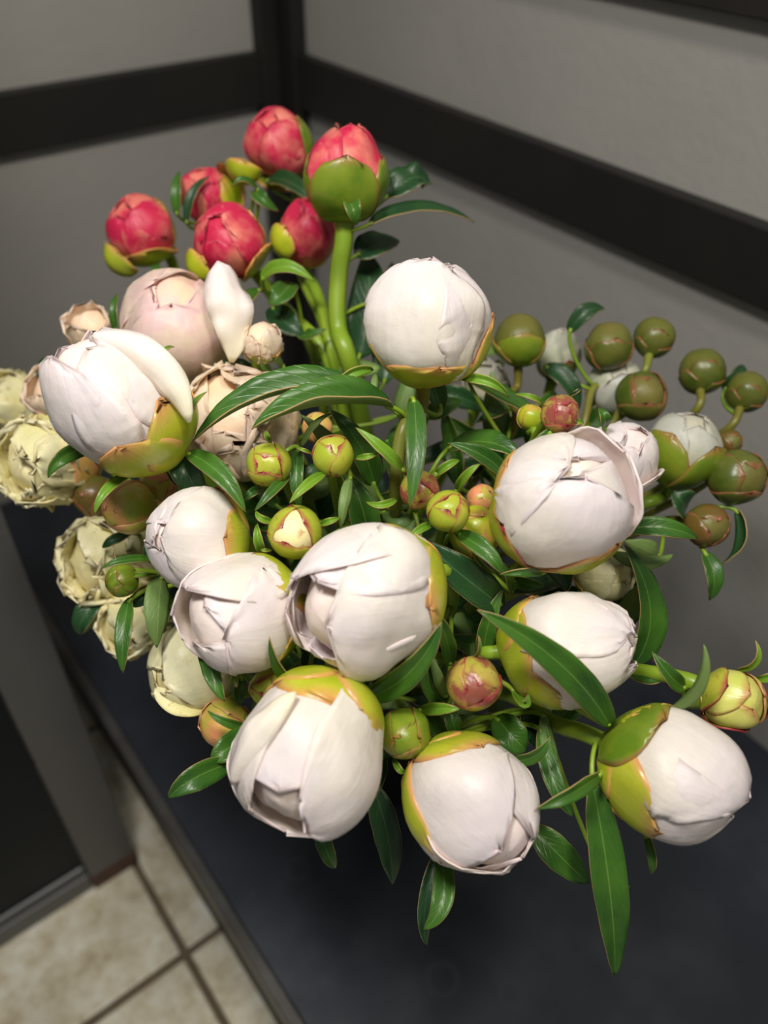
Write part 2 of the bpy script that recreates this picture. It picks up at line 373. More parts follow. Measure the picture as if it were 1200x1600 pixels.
def shell(name, B, cen, R, asp, phi, a, b, W, lay, mat, parent, origin, flare=0.0, f0=0.55, lift=0.008, ruf=0.02,
          seed=0, pb=0.35, pk=0.55, nu=22, nv=14, crump=0.02, notch=0.04, thick=0.0005, point=0.8, cup=0.0, ss=1, fold=0.0):
    """one petal or sepal: a piece of a shell around the bud, measured from the base pole (a) over the crown (b)"""
    rng = random.Random(seed * 7919 + 13)
    off = Vector((rng.uniform(-50, 50), rng.uniform(-50, 50), rng.uniform(-50, 50)))
    ph = math.radians(phi); a = math.radians(a); b = math.radians(b); W = math.radians(W)
    cp, sp = math.cos(ph), math.sin(ph)
    # turtle along the midline
    th = a; cx, cz = math.sin(a), -math.cos(a)
    prof = []
    for i in range(nu + 1):
        t = i / nu
        g = max(0.0, (t - f0) / (1 - f0)) if f0 < 1 else 0
        h = a + (b - a) * t - flare * (g ** 1.4)
        if i:
            hm = (h + ph_) / 2
            cx += math.cos(hm) * (b - a) / nu; cz += math.sin(hm) * (b - a) / nu
        ph_ = h
        prof.append((cx, cz, h, t))
    vs_, uv = [], []
    for (x0, z0, h, t) in prof:
        if t < pk: wf = pb + (1 - pb) * math.sin(t / pk * PI / 2)
        else: wf = max(0.02, (1 - ((t - pk) / (1 - pk)) ** (2.2)) ** (0.5 * point))
        nx, nz = math.sin(h), -math.cos(h)
        tx, tz = math.cos(h), math.sin(h)
        for j in range(nv + 1):
            s = -1 + 2 * j / nv
            lam = s * W * wf * (1 - cup * 0)
            g0 = 0.35 + 0.65 * sh(t * 1.8) if name == 'petal' else 1.0
            k = 1 + lay * g0 * (0.75 if name == 'petal' else 1) + lift * max(abs(s) ** 4, t ** 5)
            k += crump * g0 * noise.noise(Vector((s * 1.3, t * 2.2, 0)) + off) * 1.4
            k += crump * 0.6 * noise.noise(Vector((s * 3.5, t * 4.5, 3)) + off)
            k += ruf * noise.noise(Vector((s * 2, t * 11, 7)) + off) * abs(s) ** 3
            k += ruf * noise.noise(Vector((s * 8, t * 2, 9)) + off) * t ** 4
            k += fold * math.exp(-(s * 3.2) ** 2) * sh((t - 0.3) * 2) * 0.5
            lift_t = notch * noise.noise(Vector((s * 4.5, 1.7, 5)) + off) * t ** 6 * 2
            X = x0 + (math.cos(lam) - 1) * nx + lift_t * tx
            Z = z0 + (math.cos(lam) - 1) * nz + lift_t * tz
            Y = math.sin(lam)
            X += (k - 1) * nx; Z += (k - 1) * nz; Y *= k
            p = Vector((X * cp - Y * sp, X * sp + Y * cp, Z * asp)) * R
            vs_.append(cen + B @ warp(p)); uv.append((s * 0.5 + 0.5, t))
    fs = []
    n = nv + 1
    for i in range(nu):
        for j in range(nv):
            fs.append((i * n + j, i * n + j + 1, (i + 1) * n + j + 1, (i + 1) * n + j))
    o = mesh(name, vs_, fs, mat, parent, uvs=uv, origin=origin)
    if thick:
        m = o.modifiers.new('thickness', 'SOLIDIFY'); m.thickness = thick; m.offset = -1
    return o

def heart(B, cen, R, asp, mat, parent, origin, seed, name='inner_petals', crump=0.03, n1=28, n2=36):
    off = Vector((seed * 3.1, seed * 1.7, seed * 0.9))
    vs_, uv, fs = [], [], []
    for i in range(n1 + 1):
        th = PI * i / n1
        for k in range(n2):
            a = 2 * PI * k / n2
            d = Vector((math.sin(th) * math.cos(a), math.sin(th) * math.sin(a), -math.cos(th)))
            sw = math.sin(a * 3 + th * 4 + seed) * 0.5 + 0.5
            kk = 1 + crump * (noise.noise(d * 2.2 + off) + 0.6 * noise.noise(d * 5 + off)) - crump * 0.9 * (sw ** 8) * math.sin(th)
            vs_.append(cen + B @ warp(Vector((d.x * R * kk, d.y * R * kk, d.z * R * asp * kk))))
            uv.append((0.5 + 0.3 * math.sin(a), i / n1 * 0.9))
    for i in range(n1):
        for k in range(n2):
            k2 = (k + 1) % n2
            fs.append((i * n2 + k, i * n2 + k2, (i + 1) * n2 + k2, (i + 1) * n2 + k))
    return mesh(name, vs_, fs, mat, parent, uvs=uv, origin=origin)

def stem(cen, B, R, asp, parent, origin, rad, way=None, mat='stem', foot=None):
    z = B @ Vector((0, 0, 1))
    b0 = cen - z * (R * asp * 0.97)
    pts = [b0, b0 - z * 0.012]
    if way: pts += [P(*w_) for w_ in way]
    f = Vector(foot)
    last = pts[-1]
    mouth = Vector((BX + (f.x - BX) * 1.1, BY + (f.y - BY) * 1.1, 0.175))
    down = last.lerp(mouth, 0.5) + Vector((0, 0, -0.012)) - z * (0.010 if not way else 0)
    pts += [down, mouth, f]
    pp = spline(pts, 7)
    rr = [rad * (1.12 if i < 3 else 1.0) for i in range(len(pp))]
    v, fc = tube_geo(pp, rr, 8)
    mesh('stem', v, fc, M[mat], parent, origin=origin)
    return pp

def leaf(parent, origin, b, t, width, mid=(0, 0), arch=0.006, roll=0, fold=0.25, mat='leaf', wav=0.06, curl=0.0, stempts=None, seed=0, name='leaf', wpeak=0.42, nrm=None, mats=None, thick=0.00045):
    """b, t = (px, py, depth) of base and tip as real points; width in metres"""
    pb_, pt_ = (P(*b) if not isinstance(b, Vector) else b), (P(*t) if not isinstance(t, Vector) else t)
    rng = random.Random(seed + 101)
    off = Vector((rng.uniform(-9, 9), rng.uniform(-9, 9), 0))
    dm = ((pb_ + pt_) / 2 - CAM).length
    side = RT * (mid[0] / F * dm) - UP * (mid[1] / F * dm)
    c = (pb_ + pt_) / 2 + side * 2 + TW * arch * 2
    n = 18
    line = bez([pb_, pb_.lerp(c, 0.66), pt_.lerp(c, 0.66), pt_], n)
    vs_, uv, fs = [], [], []
    base_n = nrm if nrm is not None else (TW + UP * 0.25)
    L = (pt_ - pb_).length
    ss = [-1, -0.66, -0.33, 0, 0.33, 0.66, 1]
    mx = (wpeak ** wpeak * (1 - wpeak) ** (1 - wpeak))
    for i, p in enumerate(line):
        tt = i / n
        tan = (line[min(i + 1, n)] - line[max(i - 1, 0)]).normalized()
        nn = (base_n - tan * base_n.dot(tan)).normalized()
        ang = math.radians(roll + curl * tt)
        bi = tan.cross(nn)
        N = nn * math.cos(ang) + bi * math.sin(ang); Bn = tan.cross(N)
        wv = ((tt ** wpeak) * ((1 - tt) ** (1 - wpeak)) / mx) ** 1.25
        if name != 'petal': wv = 0.45 * wv + 0.55 * (tt ** 0.62) * ((1 - tt) ** 1.18) / 0.4255
        wv = max(wv, 0.10 * (1 - tt), 0.015)
        hw = width / 2 * wv
        for s in ss:
            ed = wav * width * noise.noise(Vector((tt * 4.5, 2.0 * (1 if s > 0 else -1), 0)) + off) * abs(s) ** 1.5 * 1.6
            fo = fold * width * (abs(s) ** 1.35) * wv * 0.6 - 0.02 * width * math.cos(s * PI) * wv
            q_ = 1 + 0.05 * noise.noise(Vector((tt * 9, s, 4)) + off)
            vs_.append(p + Bn * hw * s * q_ + N * (fo + ed * min(1, wv * 2)))
            uv.append((s * 0.5 + 0.5, tt))
    m = len(ss)
    for i in range(n):
        for j in range(m - 1):
            fs.append((i * m + j, i * m + j + 1, (i + 1) * m + j + 1, (i + 1) * m + j))
    o = mesh(name, vs_, fs, mats or [M[mat], M['leaf_back'], M['rim']], parent, uvs=uv, origin=origin)
    md = o.modifiers.new('thickness', 'SOLIDIFY'); md.thickness = thick; md.offset = 0
    md.material_offset = 1; md.material_offset_rim = 2
    if stempts:
        sp = min(stempts[3:], key=lambda q: (q - pb_).length + 0.6 * max(0, q.z - pb_.z))
        if (sp - pb_).length > 0.004:
            tan0 = (line[1] - line[0]).normalized()
            pp = bez([sp, sp.lerp(pb_, 0.5) - tan0 * 0.006, pb_ - tan0 * 0.004, pb_ + tan0 * 0.003], 8)
            v, fc = tube_geo(pp, [0.0011] * len(pp), 6)
            mesh('petiole', v, fc, M['stem'], parent, origin=origin)
    return o

FL = {}
_fc = [0]
def newflower(name, label, c, rpx, axis, asp=1.05, group=None, cat='flower'):
    """c = (px, py, depth); axis = (right, down, towards the viewer)"""
    cen = P(*c); R = rpx * c[2] / F
    B = basis(RT * axis[0] - UP * axis[1] + TW * axis[2])
    i = _fc[0]; _fc[0] += 1
    a = i * 2.39996; rr = 0.052 * math.sqrt(((i * 0.618) % 1.0) * 0.9 + 0.1)
    foot = Vector((BX + rr * math.cos(a), BY + rr * math.sin(a), 0.010))
    r = empty(name, foot); tag(r, label, cat, group)
    return dict(e=r, o=foot, B=B, cen=cen, R=R, asp=asp, foot=foot, seed=i, d=c[2])

def bract(f, b, t, w=0.0045, mid=(0, 0), mat='leaf_lime', **k):
    return leaf(f['e'], f['o'], b, t, w, mid=mid, mat=mat, stempts=None, seed=f['seed'] * 5 + int(t[0]), name='bract', fold=k.pop('fold', 0.5), **k)

def flower(key, name, label, c, rpx, axis, petals, sepals, mat='white', asp=1.05, stemr=0.0032, way=None, smat='stem',
           sepmat='sepal', heartmat=None, hs=0.93, leaves=(), bracts=(), crump=0.02, group=None, sth=0.0007, q=1.0, hcr=0.03):
    f = newflower(name, label, c, rpx, axis, asp, group)
    FL[key] = f
    e, o, B, cen, R, s0 = f['e'], f['o'], f['B'], f['cen'], f['R'], f['seed']
    WARP[0] = Vector((s0 * 2.3 + 0.7, s0 * 1.1, 4.2)); WARP[1] = 0.13 if q > 0.65 else 0.07
    heart(B, cen, R * hs, asp, M[heartmat or mat], e, o, s0, crump=hcr, n1=int(20 * q) + 6, n2=int(26 * q) + 8)
    for i, p in enumerate(petals):
        p = dict(p); pm = p.pop('mat', mat)
        shell('petal', B, cen, R, asp, p.pop('p'), p.pop('a', 18), p.pop('b', 165), p.pop('w', 72), p.pop('lay', 0.0 + 0.015 * i), M[pm], e, o,
              seed=s0 * 17 + i, crump=p.pop('crump', crump), nu=int(22 * q) + 4, nv=int(14 * q) + 4, **p)
    for i, p in enumerate(sepals):
        p = dict(p); pm = p.pop('mat', sepmat)
        shell('sepal', B, cen, R, asp, p.pop('p'), p.pop('a', 2), p.pop('b', 78), p.pop('w', 46), p.pop('lay', 0.056 + 0.007 * i), M[pm], e, o,
              seed=s0 * 31 + i, crump=0.010, thick=sth, pb=p.pop('pb', 0.55), pk=p.pop('pk', 0.5), notch=0.04, ruf=0.01, lift=p.pop('lift', -0.014), nu=14, nv=12, **p)
    f['pts'] = stem(cen, B, R, asp, e, o, stemr, way, smat, f['foot'])
    for i, lf in enumerate(leaves):
        addleaf(key, lf, i)
    for b in bracts:
        d = c[2]
        bb_ = dict(b); b0 = bb_.pop('b'); t0 = bb_.pop('t')
        bract(f, (b0[0], b0[1], b0[2] if len(b0) > 2 else d + 0.004), (t0[0], t0[1], t0[2] if len(t0) > 2 else d + 0.002), **bb_)
    return f

def addleaf(key, lf, i=0):
    """lf = (bx, by, bd, tx, ty, td, width_px, options)"""
    f = FL[key]; bx, by, bd, tx, ty, td, wpx = lf[:7]; k = dict(lf[7]) if len(lf) > 7 else {}
    dd = (bd + td) / 2
    leaf(f['e'], f['o'], (bx, by, bd), (tx, ty, td), wpx * 1.12 * dd / F, stempts=f['pts'], seed=int(bx * 3 + ty), **k)

def green_bud(key, label, c, rpx, axis, mat='sepal_edge', n=4, b=172, W=66, stemr=0.0020, asp=1.0, heartmat=None, leaves=(), bracts=(), way=None, open_=0.0, name='peony_bud', ph0=0, smat='stem'):
    sep = [dict(p=ph0 + 360 / n * i + 14 * math.sin(i * 3.1 + ph0), b=b - 10 * i, w=W, lay=0.010 + 0.020 * i, lift=0.004 + open_, pb=0.7, pk=0.62) for i in range(n)]
    return flower(key, name, label, c, rpx / 1.05, axis, [], sep, mat=heartmat or mat, asp=asp, stemr=stemr, way=way, sepmat=mat, hs=1.0, leaves=leaves, bracts=bracts, q=0.6, sth=0.0005, smat=smat, hcr=0.015)

def loose_petal(key, b, t, wpx, mid=(0, 0), roll=0, fold=-0.5, mat='white', wpeak=0.5, arch=0.006, wav=0.10, seed=3):
    """a petal that has come away from the bud and stands or rolls on its own"""
    f = FL[key]; d = (b[2] + t[2]) / 2
    m_ = M[mat]
    return leaf(f['e'], f['o'], b, t, wpx * d / F, mid=mid, arch=arch, roll=roll, fold=fold, wav=wav, seed=seed, name='petal', wpeak=wpeak, mats=[m_, m_, m_], thick=0.0007)

def loose_sepal(key, c, rpx, axis, phi=0, b=95, w=70, mat='sepal', asp=1.0):
    """a cupped sepal that has come loose from its bud"""
    f = FL[key]
    return shell('sepal', basis(RT * axis[0] - UP * axis[1] + TW * axis[2]), P(*c), rpx * c[2] / F, asp, phi, 2, b, w, 0.0, M[mat], f['e'], f['o'],
                 seed=int(c[0]), crump=0.02, thick=0.0008, pb=0.6, pk=0.5, notch=0.05, ruf=0.02, nu=16, nv=14)

# ---------------------------------------------------------------- the peonies
# open white blooms in front, then the side buds, then the blooms behind
flower('W1', 'peony', 'round closed white peony upright on its own stem at the top of the white blooms', (668, 506, 0.345), 93, (0.05, -0.86, 0.50),
       [dict(p=120, b=160, w=80), dict(p=-125, b=160, w=80), dict(p=80, b=163, w=74, ruf=0.05), dict(p=-12, b=178, w=76, crump=0.03, ruf=0.04, lift=0.03)],
       [dict(p=12, b=68, w=48, mat='sepal_rimmed'), dict(p=-88, b=104, w=30, mat='sepal_rimmed'), dict(p=92, b=100, w=34, mat='sepal_rimmed'), dict(p=180, b=70)],
       asp=1.04, smat='stem_olive', stemr=0.0030, way=[(627, 680, 0.352), (618, 800, 0.375)],
       leaves=[(612, 636, 0.346, 393, 671, 0.328, 56, dict(mid=(-4, -17), roll=30, fold=1.0)),
               (560, 608, 0.350, 301, 690, 0.345, 56, dict(mid=(-8, -26), roll=30, fold=0.8)),
               (646, 622, 0.336, 640, 795, 0.322, 34, dict(mid=(6, -4), fold=0.18)),
               (632, 738, 0.345, 556, 668, 0.335, 23, dict(mid=(4, 2), roll=15, mat='leaf_lime')),
               (590, 828, 0.39, 470, 648, 0.375, 46, dict(mid=(14, -8), roll=150, fold=0.15)),
               (585, 760, 0.38, 515, 640, 0.370, 40, dict(mid=(12, -4)))],
       bracts=[dict(b=(583, 578), t=(523, 607), w=0.0048, mid=(-4, -5), roll=-30), dict(b=(588, 584), t=(585, 632), w=0.0042, roll=160),
               dict(b=(720, 592), t=(795, 621), w=0.0050, mid=(4, -6), roll=20)])
flower('W2', 'peony', 'white peony left of the cluster with one rolled back petal and two lime sepals', (193, 634, 0.335), 97, (-0.42, -0.66, 0.56),
       [dict(p=150, b=150, w=74), dict(p=-150, b=150, w=74), dict(p=85, b=160, w=72, lay=0.015), dict(p=28, b=158, w=70, lay=0.025, ruf=0.03), dict(p=-62, b=160, w=78, lay=0.055, flare=0.12, point=0.75)],
       [dict(p=38, b=92, w=38, mat='sepal_rimmed', lay=0.085), dict(p=-14, b=84, w=40, mat='sepal_rimmed', lay=0.09), dict(p=120, b=75), dict(p=-120, b=70)], asp=1.24, way=[(330, 800, 0.40), (440, 900, 0.44)],
       leaves=[(292, 708, 0.345, 384, 800, 0.332, 34, dict(mid=(10, -12), roll=-10)),
               (275, 716, 0.352, 322, 795, 0.36, 46, dict(mat='leaf_dark', mid=(4, -6))),
               (150, 700, 0.36, 75, 747, 0.345, 26, dict(mid=(-4, -8), roll=-35)),
               (210, 738, 0.35, 148, 803, 0.335, 18, dict(mid=(-4, -4), mat='leaf_lime'))],
       bracts=[dict(b=(300, 650), t=(323, 612), w=0.0030, mid=(-2, 2)), dict(b=(298, 665), t=(302, 630), w=0.0030), dict(b=(258, 560), t=(272, 542), w=0.0026)])
flower('W3', 'peony', 'large white peony at the right with one petal curling open at its top', (874, 790, 0.325), 100, (0.16, -0.42, 0.88),
       [dict(p=-150, b=165, w=80, lay=0.0), dict(p=60, b=182, w=88, mat='white', lay=0.012, point=0.5), dict(p=142, b=142, w=60, flare=0.42, f0=0.4, lay=0.075, lift=0.02, ruf=0.04), dict(p=-100, b=165, w=66, lay=0.035, ruf=0.05, crump=0.03), dict(p=8, b=176, w=88, lay=0.055, point=0.6, ruf=0.03)],
       [dict(p=-92, b=112, w=40, mat='sepal_rimmed'), dict(p=-45, b=98, w=36, mat='sepal_edge'), dict(p=62, b=106, w=42, mat='sepal_rimmed'), dict(p=10, b=70, w=40)], asp=1.08, way=[(800, 900, 0.40)],
       leaves=[(975, 826, 0.345, 1090, 842, 0.345, 34, dict(mid=(0, -9))), (955, 862, 0.37, 1052, 866, 0.375, 30, dict(mid=(0, 10), roll=160))])
flower('W4', 'peony', 'white peony lying under a long diagonal leaf, just below the right-hand bloom', (885, 1012, 0.335), 88, (0.80, -0.14, 0.52),
       [dict(p=180, b=150, w=70), dict(p=-95, b=165, w=78), dict(p=85, b=162, w=76, lay=0.02), dict(p=-5, b=168, w=74, lay=0.045, ruf=0.04), dict(p=-55, b=166, w=50, lay=0.055, ruf=0.05)],
       [dict(p=62, b=104, w=52, mat='sepal_rimmed'), dict(p=-12, b=80, w=46, mat='sepal_rimmed'), dict(p=-80, b=70, w=44), dict(p=180, b=70)], asp=1.16, way=[(780, 1010, 0.39)],
       leaves=[(955, 1137, 0.318, 746, 953, 0.293, 52, dict(mid=(14, -16), fold=0.35, roll=-8)),
               (757, 1032, 0.36, 786, 920, 0.345, 30, dict(mid=(-12, 0))),
               (990, 1040, 0.375, 975, 850, 0.36, 50, dict(mid=(26, 4), roll=10)),
               (960, 985, 0.385, 1003, 908, 0.37, 40, dict(mid=(0, -4), roll=150)),
               (905, 975, 0.395, 1010, 905, 0.385, 34, dict(mid=(0, -6), mat='leaf_dark'))])
flower('W5', 'peony', 'rightmost white peony, lying on its side with large lime sepal at its base', (1052, 1206, 0.315), 98, (0.80, 0.26, 0.54),
       [dict(p=180, b=150, w=70), dict(p=110, b=160, w=76), dict(p=50, b=162, w=74, lay=0.02), dict(p=-50, b=174, w=84, lay=0.055, ruf=0.04, lift=0.02, point=0.8)],
       [dict(p=48, b=100, w=52, mat='sepal_rimmed'), dict(p=-52, b=78, w=46, mat='sepal_green', lay=0.085), dict(p=0, b=52, w=44), dict(p=-120, b=80), dict(p=130, b=84)], asp=1.08, stemr=0.0036, way=[(862, 1128, 0.355), (780, 1080, 0.40)],
       leaves=[(925, 1218, 0.320, 960, 1527, 0.335, 58, dict(mid=(4, 10), fold=0.22)),
               (940, 1208, 0.315, 838, 1264, 0.300, 27, dict(mid=(-2, -4), roll=-15)),
               (1008, 1300, 0.335, 1016, 1366, 0.335, 15, dict(roll=30)),
               (940, 1360, 0.355, 985, 1384, 0.36, 12, dict())],
       bracts=[dict(b=(1045, 1108), t=(1100, 1007, 0.30), w=0.0062, mid=(10, 4), mat='leaf', roll=130)])
flower('W6', 'peony', 'closed white peony at the bottom of the cluster with lime sepals left and top', (738, 1250, 0.32), 99, (0.48, 0.46, 0.74),
       [dict(p=180, b=165, w=78), dict(p=-105, b=160, w=74, ruf=0.04), dict(p=120, b=158, w=74, ruf=0.05, flare=0.12), dict(p=12, b=162, w=90, lay=0.05, crump=0.012)],
       [dict(p=78, b=116, w=48, mat='sepal_rimmed'), dict(p=-48, b=84, w=46, mat='sepal_rimmed'), dict(p=160, b=80), dict(p=15, b=46)], asp=1.06, way=[(700, 1150, 0.38)],
       leaves=[(690, 1335, 0.345, 662, 1452, 0.33, 36, dict(mid=(12, 4), roll=10)), (680, 1335, 0.35, 667, 1478, 0.345, 24, dict(mid=(-10, 4), mat='leaf_dark')),
               (832, 1292, 0.34, 920, 1380, 0.345, 50, dict(mid=(-2, -4)))])
flower('W7', 'peony', 'largest white peony at the lower left, its mouth gaping open at the bottom', (484, 1176, 0.30), 112, (-0.22, 0.74, 0.62),
       [dict(p=180, b=152, w=80, flare=0.05, lay=0.06, lift=0.0), dict(p=95, b=148, w=66, lay=0.05), dict(p=-120, b=150, w=66, lay=0.02), dict(p=20, b=138, w=66, lay=0.02, point=0.45, mat='white'), dict(p=-64, b=164, w=66, lay=0.075, point=0.7, lift=0.015)],
       [dict(p=-8, b=72, w=50), dict(p=-70, b=76, w=46, mat='sepal_rimmed'), dict(p=60, b=58, w=40), dict(p=180, b=70, w=40)], asp=1.10, hs=0.84, way=[(570, 1080, 0.38)],
       leaves=[(362, 1192, 0.335, 263, 1247, 0.32, 42, dict(mid=(-4, -10), roll=-12)), (395, 1145, 0.345, 330, 1190, 0.33, 44, dict(mid=(-2, -4), mat='leaf')),
               (495, 1278, 0.33, 524, 1356, 0.335, 26, dict(mid=(3, 4))), (582, 1225, 0.35, 613, 1382, 0.365, 44, dict(mid=(8, -4), mat='leaf_dark')),
               (600, 1180, 0.36, 560, 1270, 0.35, 30, dict(mat='leaf_dark'))])
flower('W8', 'peony', 'opening white peony at the centre, its mouth to the left and a hooded petal above', (578, 932, 0.312), 108, (-0.72, 0.16, 0.62),
       [dict(p=170, b=152, w=70, lay=0.03, flare=0.1), dict(p=-100, b=140, w=66, lay=0.02), dict(p=150, b=150, w=72, lay=0.01), dict(p=60, b=150, w=60), dict(p=100, b=154, w=72, lay=0.05, flare=0.16, f0=0.4, ruf=0.03), dict(p=-22, b=156, w=84, lay=0.085, crump=0.05, ruf=0.04, point=0.7)],
       [dict(p=38, b=88, w=46, mat='sepal_rimmed'), dict(p=-14, b=82, w=46, mat='sepal_rimmed'), dict(p=100, b=60), dict(p=180, b=60)], asp=1.16, hs=0.84, way=[(700, 960, 0.38)],
       leaves=[(572, 1092, 0.325, 690, 972, 0.298, 42, dict(mid=(12, 10), roll=12)), (703, 1040, 0.335, 668, 945, 0.32, 26, dict(mid=(8, -4), wav=0.12)),
               (695, 1100, 0.345, 660, 1005, 0.34, 36, dict(mid=(-6, 6))), (698, 1090, 0.34, 672, 1015, 0.335, 20, dict(mid=(-2, 4), roll=160))])
flower('W9', 'peony', 'half open white peony touching the left side of the central bloom', (382, 958, 0.325), 90, (-0.70, 0.06, 0.66),
       [dict(p=170, b=152, w=70, lay=0.05, flare=0.3, f0=0.5), dict(p=-85, b=158, w=74, lay=0.0), dict(p=30, b=150, w=70, lay=0.0), dict(p=82, b=152, w=72, lay=0.055, flare=0.25, f0=0.5), dict(p=-22, b=134, w=78, lay=0.05, ruf=0.06, crump=0.03)],
       [dict(p=50, b=92, w=44, mat='sepal_rimmed'), dict(p=-70, b=88, w=44), dict(p=180, b=60)], asp=1.15, hs=0.90, way=[(500, 980, 0.40)],
       leaves=[(475, 1074, 0.33, 421, 994, 0.30, 20, dict(mid=(-8, 8), roll=-20, mat='leaf')), (470, 1105, 0.36, 378, 1050, 0.35, 18, dict(mid=(0, 4), mat='leaf_lime')),
               (318, 990, 0.34, 351, 1096, 0.325, 30, dict(mid=(2, 4)))])
flower('W10', 'peony', 'smooth closed pinkish white peony directly above the half open left bloom', (312, 842, 0.345), 76, (-0.44, -0.06, 0.88),
       [dict(p=180, b=164, w=78), dict(p=100, b=164, w=78), dict(p=-100, b=164, w=78), dict(p=5, b=184, w=92, lay=0.04, crump=0.012)],
       [dict(p=8, b=112, w=44, mat='sepal_rimmed'), dict(p=165, b=112, w=44, mat='sepal_rimmed'), dict(p=80, b=84), dict(p=-80, b=70)], asp=1.05, way=[(420, 900, 0.42)],
       leaves=[(246, 873, 0.36, 158, 889, 0.345, 15, dict(mid=(-2, -6), roll=10)), (252, 898, 0.37, 245, 1012, 0.36, 46, dict(mid=(4, -4), roll=140, fold=0.15)),
               (202, 934, 0.37, 192, 1052, 0.36, 28, dict(mid=(2, 0))), (250, 920, 0.385, 205, 945, 0.38, 30, dict(mat='leaf_dark'))])

# round side buds, lime to wine red
GB = [
 ('a', 'wine-flecked side bud right of the upright white bloom, above the large right-hand one', (876, 647, 0.335), 31, (0.1, 0.0, 1), 'sepal_wine', [(862, 672, 0.335, 790, 745, 0.35, 30, dict(mid=(6, 0), mat='leaf'))],
  [dict(b=(847, 632), t=(804, 616), w=0.003), dict(b=(888, 622), t=(905, 608), w=0.0016, mat='leaf_dark'), dict(b=(880, 665), t=(912, 660), w=0.0032)]),
 ('b', 'red-seamed lime side bud under the two long arching leaves', (520, 712, 0.34), 33, (0.05, -0.5, 0.8), 'sepal_edge', [(508, 740, 0.34, 452, 786, 0.325, 18, dict(mid=(2, -4), mat='leaf_lime')), (548, 742, 0.345, 532, 828, 0.34, 20, dict(roll=160))],
  [dict(b=(556, 716), t=(594, 707), w=0.0032, mid=(0, 4)), dict(b=(488, 710), t=(464, 700), w=0.0018), dict(b=(470, 698), t=(522, 645), w=0.0052, mid=(-6, -8), roll=140, mat='leaf')]),
 ('c', 'speckled green side bud in front of the peach bloom', (420, 726, 0.345), 35, (-0.1, -0.1, 1), 'sepal_edge', [(452, 742, 0.35, 398, 798, 0.335, 18, dict(mid=(4, -2), mat='leaf')), (468, 700, 0.355, 470, 796, 0.35, 24, dict(mid=(-4, 0))), (410, 762, 0.36, 384, 780, 0.355, 16, {})],
  [dict(b=(424, 692), t=(416, 674), w=0.0028)]),
 ('d', 'lime side bud splitting open just above the central bloom', (460, 832, 0.335), 43, (-0.1, -0.1, 1), 'sepal_edge', [],
  [dict(b=(428, 815), t=(400, 798), w=0.0034, mid=(-2, 4)), dict(b=(502, 820), t=(532, 809), w=0.0034), dict(b=(412, 866, 0.345), t=(402, 818, 0.34), w=0.0046), dict(b=(425, 860), t=(408, 858), w=0.0016)]),
 ('e', 'wine red side bud half hidden behind the narrow hanging leaf', (655, 766, 0.340), 31, (-0.3, 0.2, 0.9), 'sepal_wine', [],
  [dict(b=(620, 780), t=(572, 784), w=0.0038, mid=(0, 8)), dict(b=(678, 745), t=(718, 719), w=0.0042, mid=(0, -3))]),
 ('f', 'glossy lime side bud at the middle of the bunch, touching the wine red one', (701, 800, 0.326), 34, (0, -0.2, 1), 'sepal_edge', [(675, 820, 0.335, 634, 845, 0.325, 14, dict(mid=(0, -5), mat='leaf_lime')), (713, 768, 0.335, 750, 725, 0.32, 15, dict(mid=(-5, -3), mat='leaf_lime'))], []),
 ('g', 'pale lime bud tucked behind the glossy one, beside the large right-hand bloom', (742, 830, 0.352), 41, (0.3, -0.1, 1), 'sepal', [(712, 832, 0.335, 785, 898, 0.325, 30, dict(mid=(8, -4), mat='leaf'))], []),
 ('h', 'small pinkish bud peeping out above the pale lime bud', (752, 780, 0.365), 24, (0, -0.4, 1), 'sepal_blush', [], []),
 ('i', 'small lime bud on a thick stalk just left of the wine-flecked one', (829, 652, 0.375), 21, (0, -0.9, 0.4), 'sepal', [], []),
 ('j', 'large round bud blotched wine and olive in the gap below the central bloom', (740, 1068, 0.32), 44, (0, 0.0, 1), 'sepal_wine', [(800, 1075, 0.34, 825, 1083, 0.325, 18, dict(mid=(4, 14), mat='leaf_lime')), (700, 1105, 0.34, 715, 1150, 0.345, 26, {})],
  [dict(b=(740, 1028), t=(747, 992, 0.312), w=0.0016, mid=(3, 0), mat='leaf_lime')]),
 ('k', 'oval green bud between the two lowest white blooms', (632, 1146, 0.325), 40, (-0.1, 0.0, 1), 'sepal_green', [(655, 1110, 0.335, 718, 1108, 0.315, 20, dict(mid=(0, -7), mat='leaf_lime'))], [dict(b=(615, 1185), t=(632, 1205), w=0.003)]),
 ('m', 'shiny green bud at the left on a thin side stalk before the ruffled cream blooms', (190, 907, 0.365), 26, (-0.5, 0.1, 0.8), 'sepal_green', [], [dict(b=(205, 897), t=(245, 897), w=0.003), dict(b=(192, 885), t=(180, 858), w=0.0012, mat='leaf_dark')]),
 ('n', 'half hidden lime bud with a pink stripe above the lower left bloom', (424, 1076, 0.345), 34, (-0.2, -0.1, 1), 'sepal_edge', [], [dict(b=(370, 1068), t=(372, 1050), w=0.004)]),
 ('o', 'small rose-flushed bud hidden among the leaves by the peach bloom', (496, 668, 0.40), 24, (-0.1, -0.3, 0.9), 'sepal_blush', [], []),
]
for key, lab, c, r, ax, mt, lv, br in GB:
    green_bud(key, lab, c, r, ax, mat=mt, leaves=lv, bracts=br, ph0=(hash_ := (len(key) * 31 + ord(key) * 47) % 360), n=4 if ord(key) % 2 else 3, W=80 if key == 'd' else 66 if ord(key) % 2 else 78, heartmat='cream' if key == 'd' else None, b=164 if key == 'd' else 172,
              asp=1.12 if key == 'k' else 1.0)

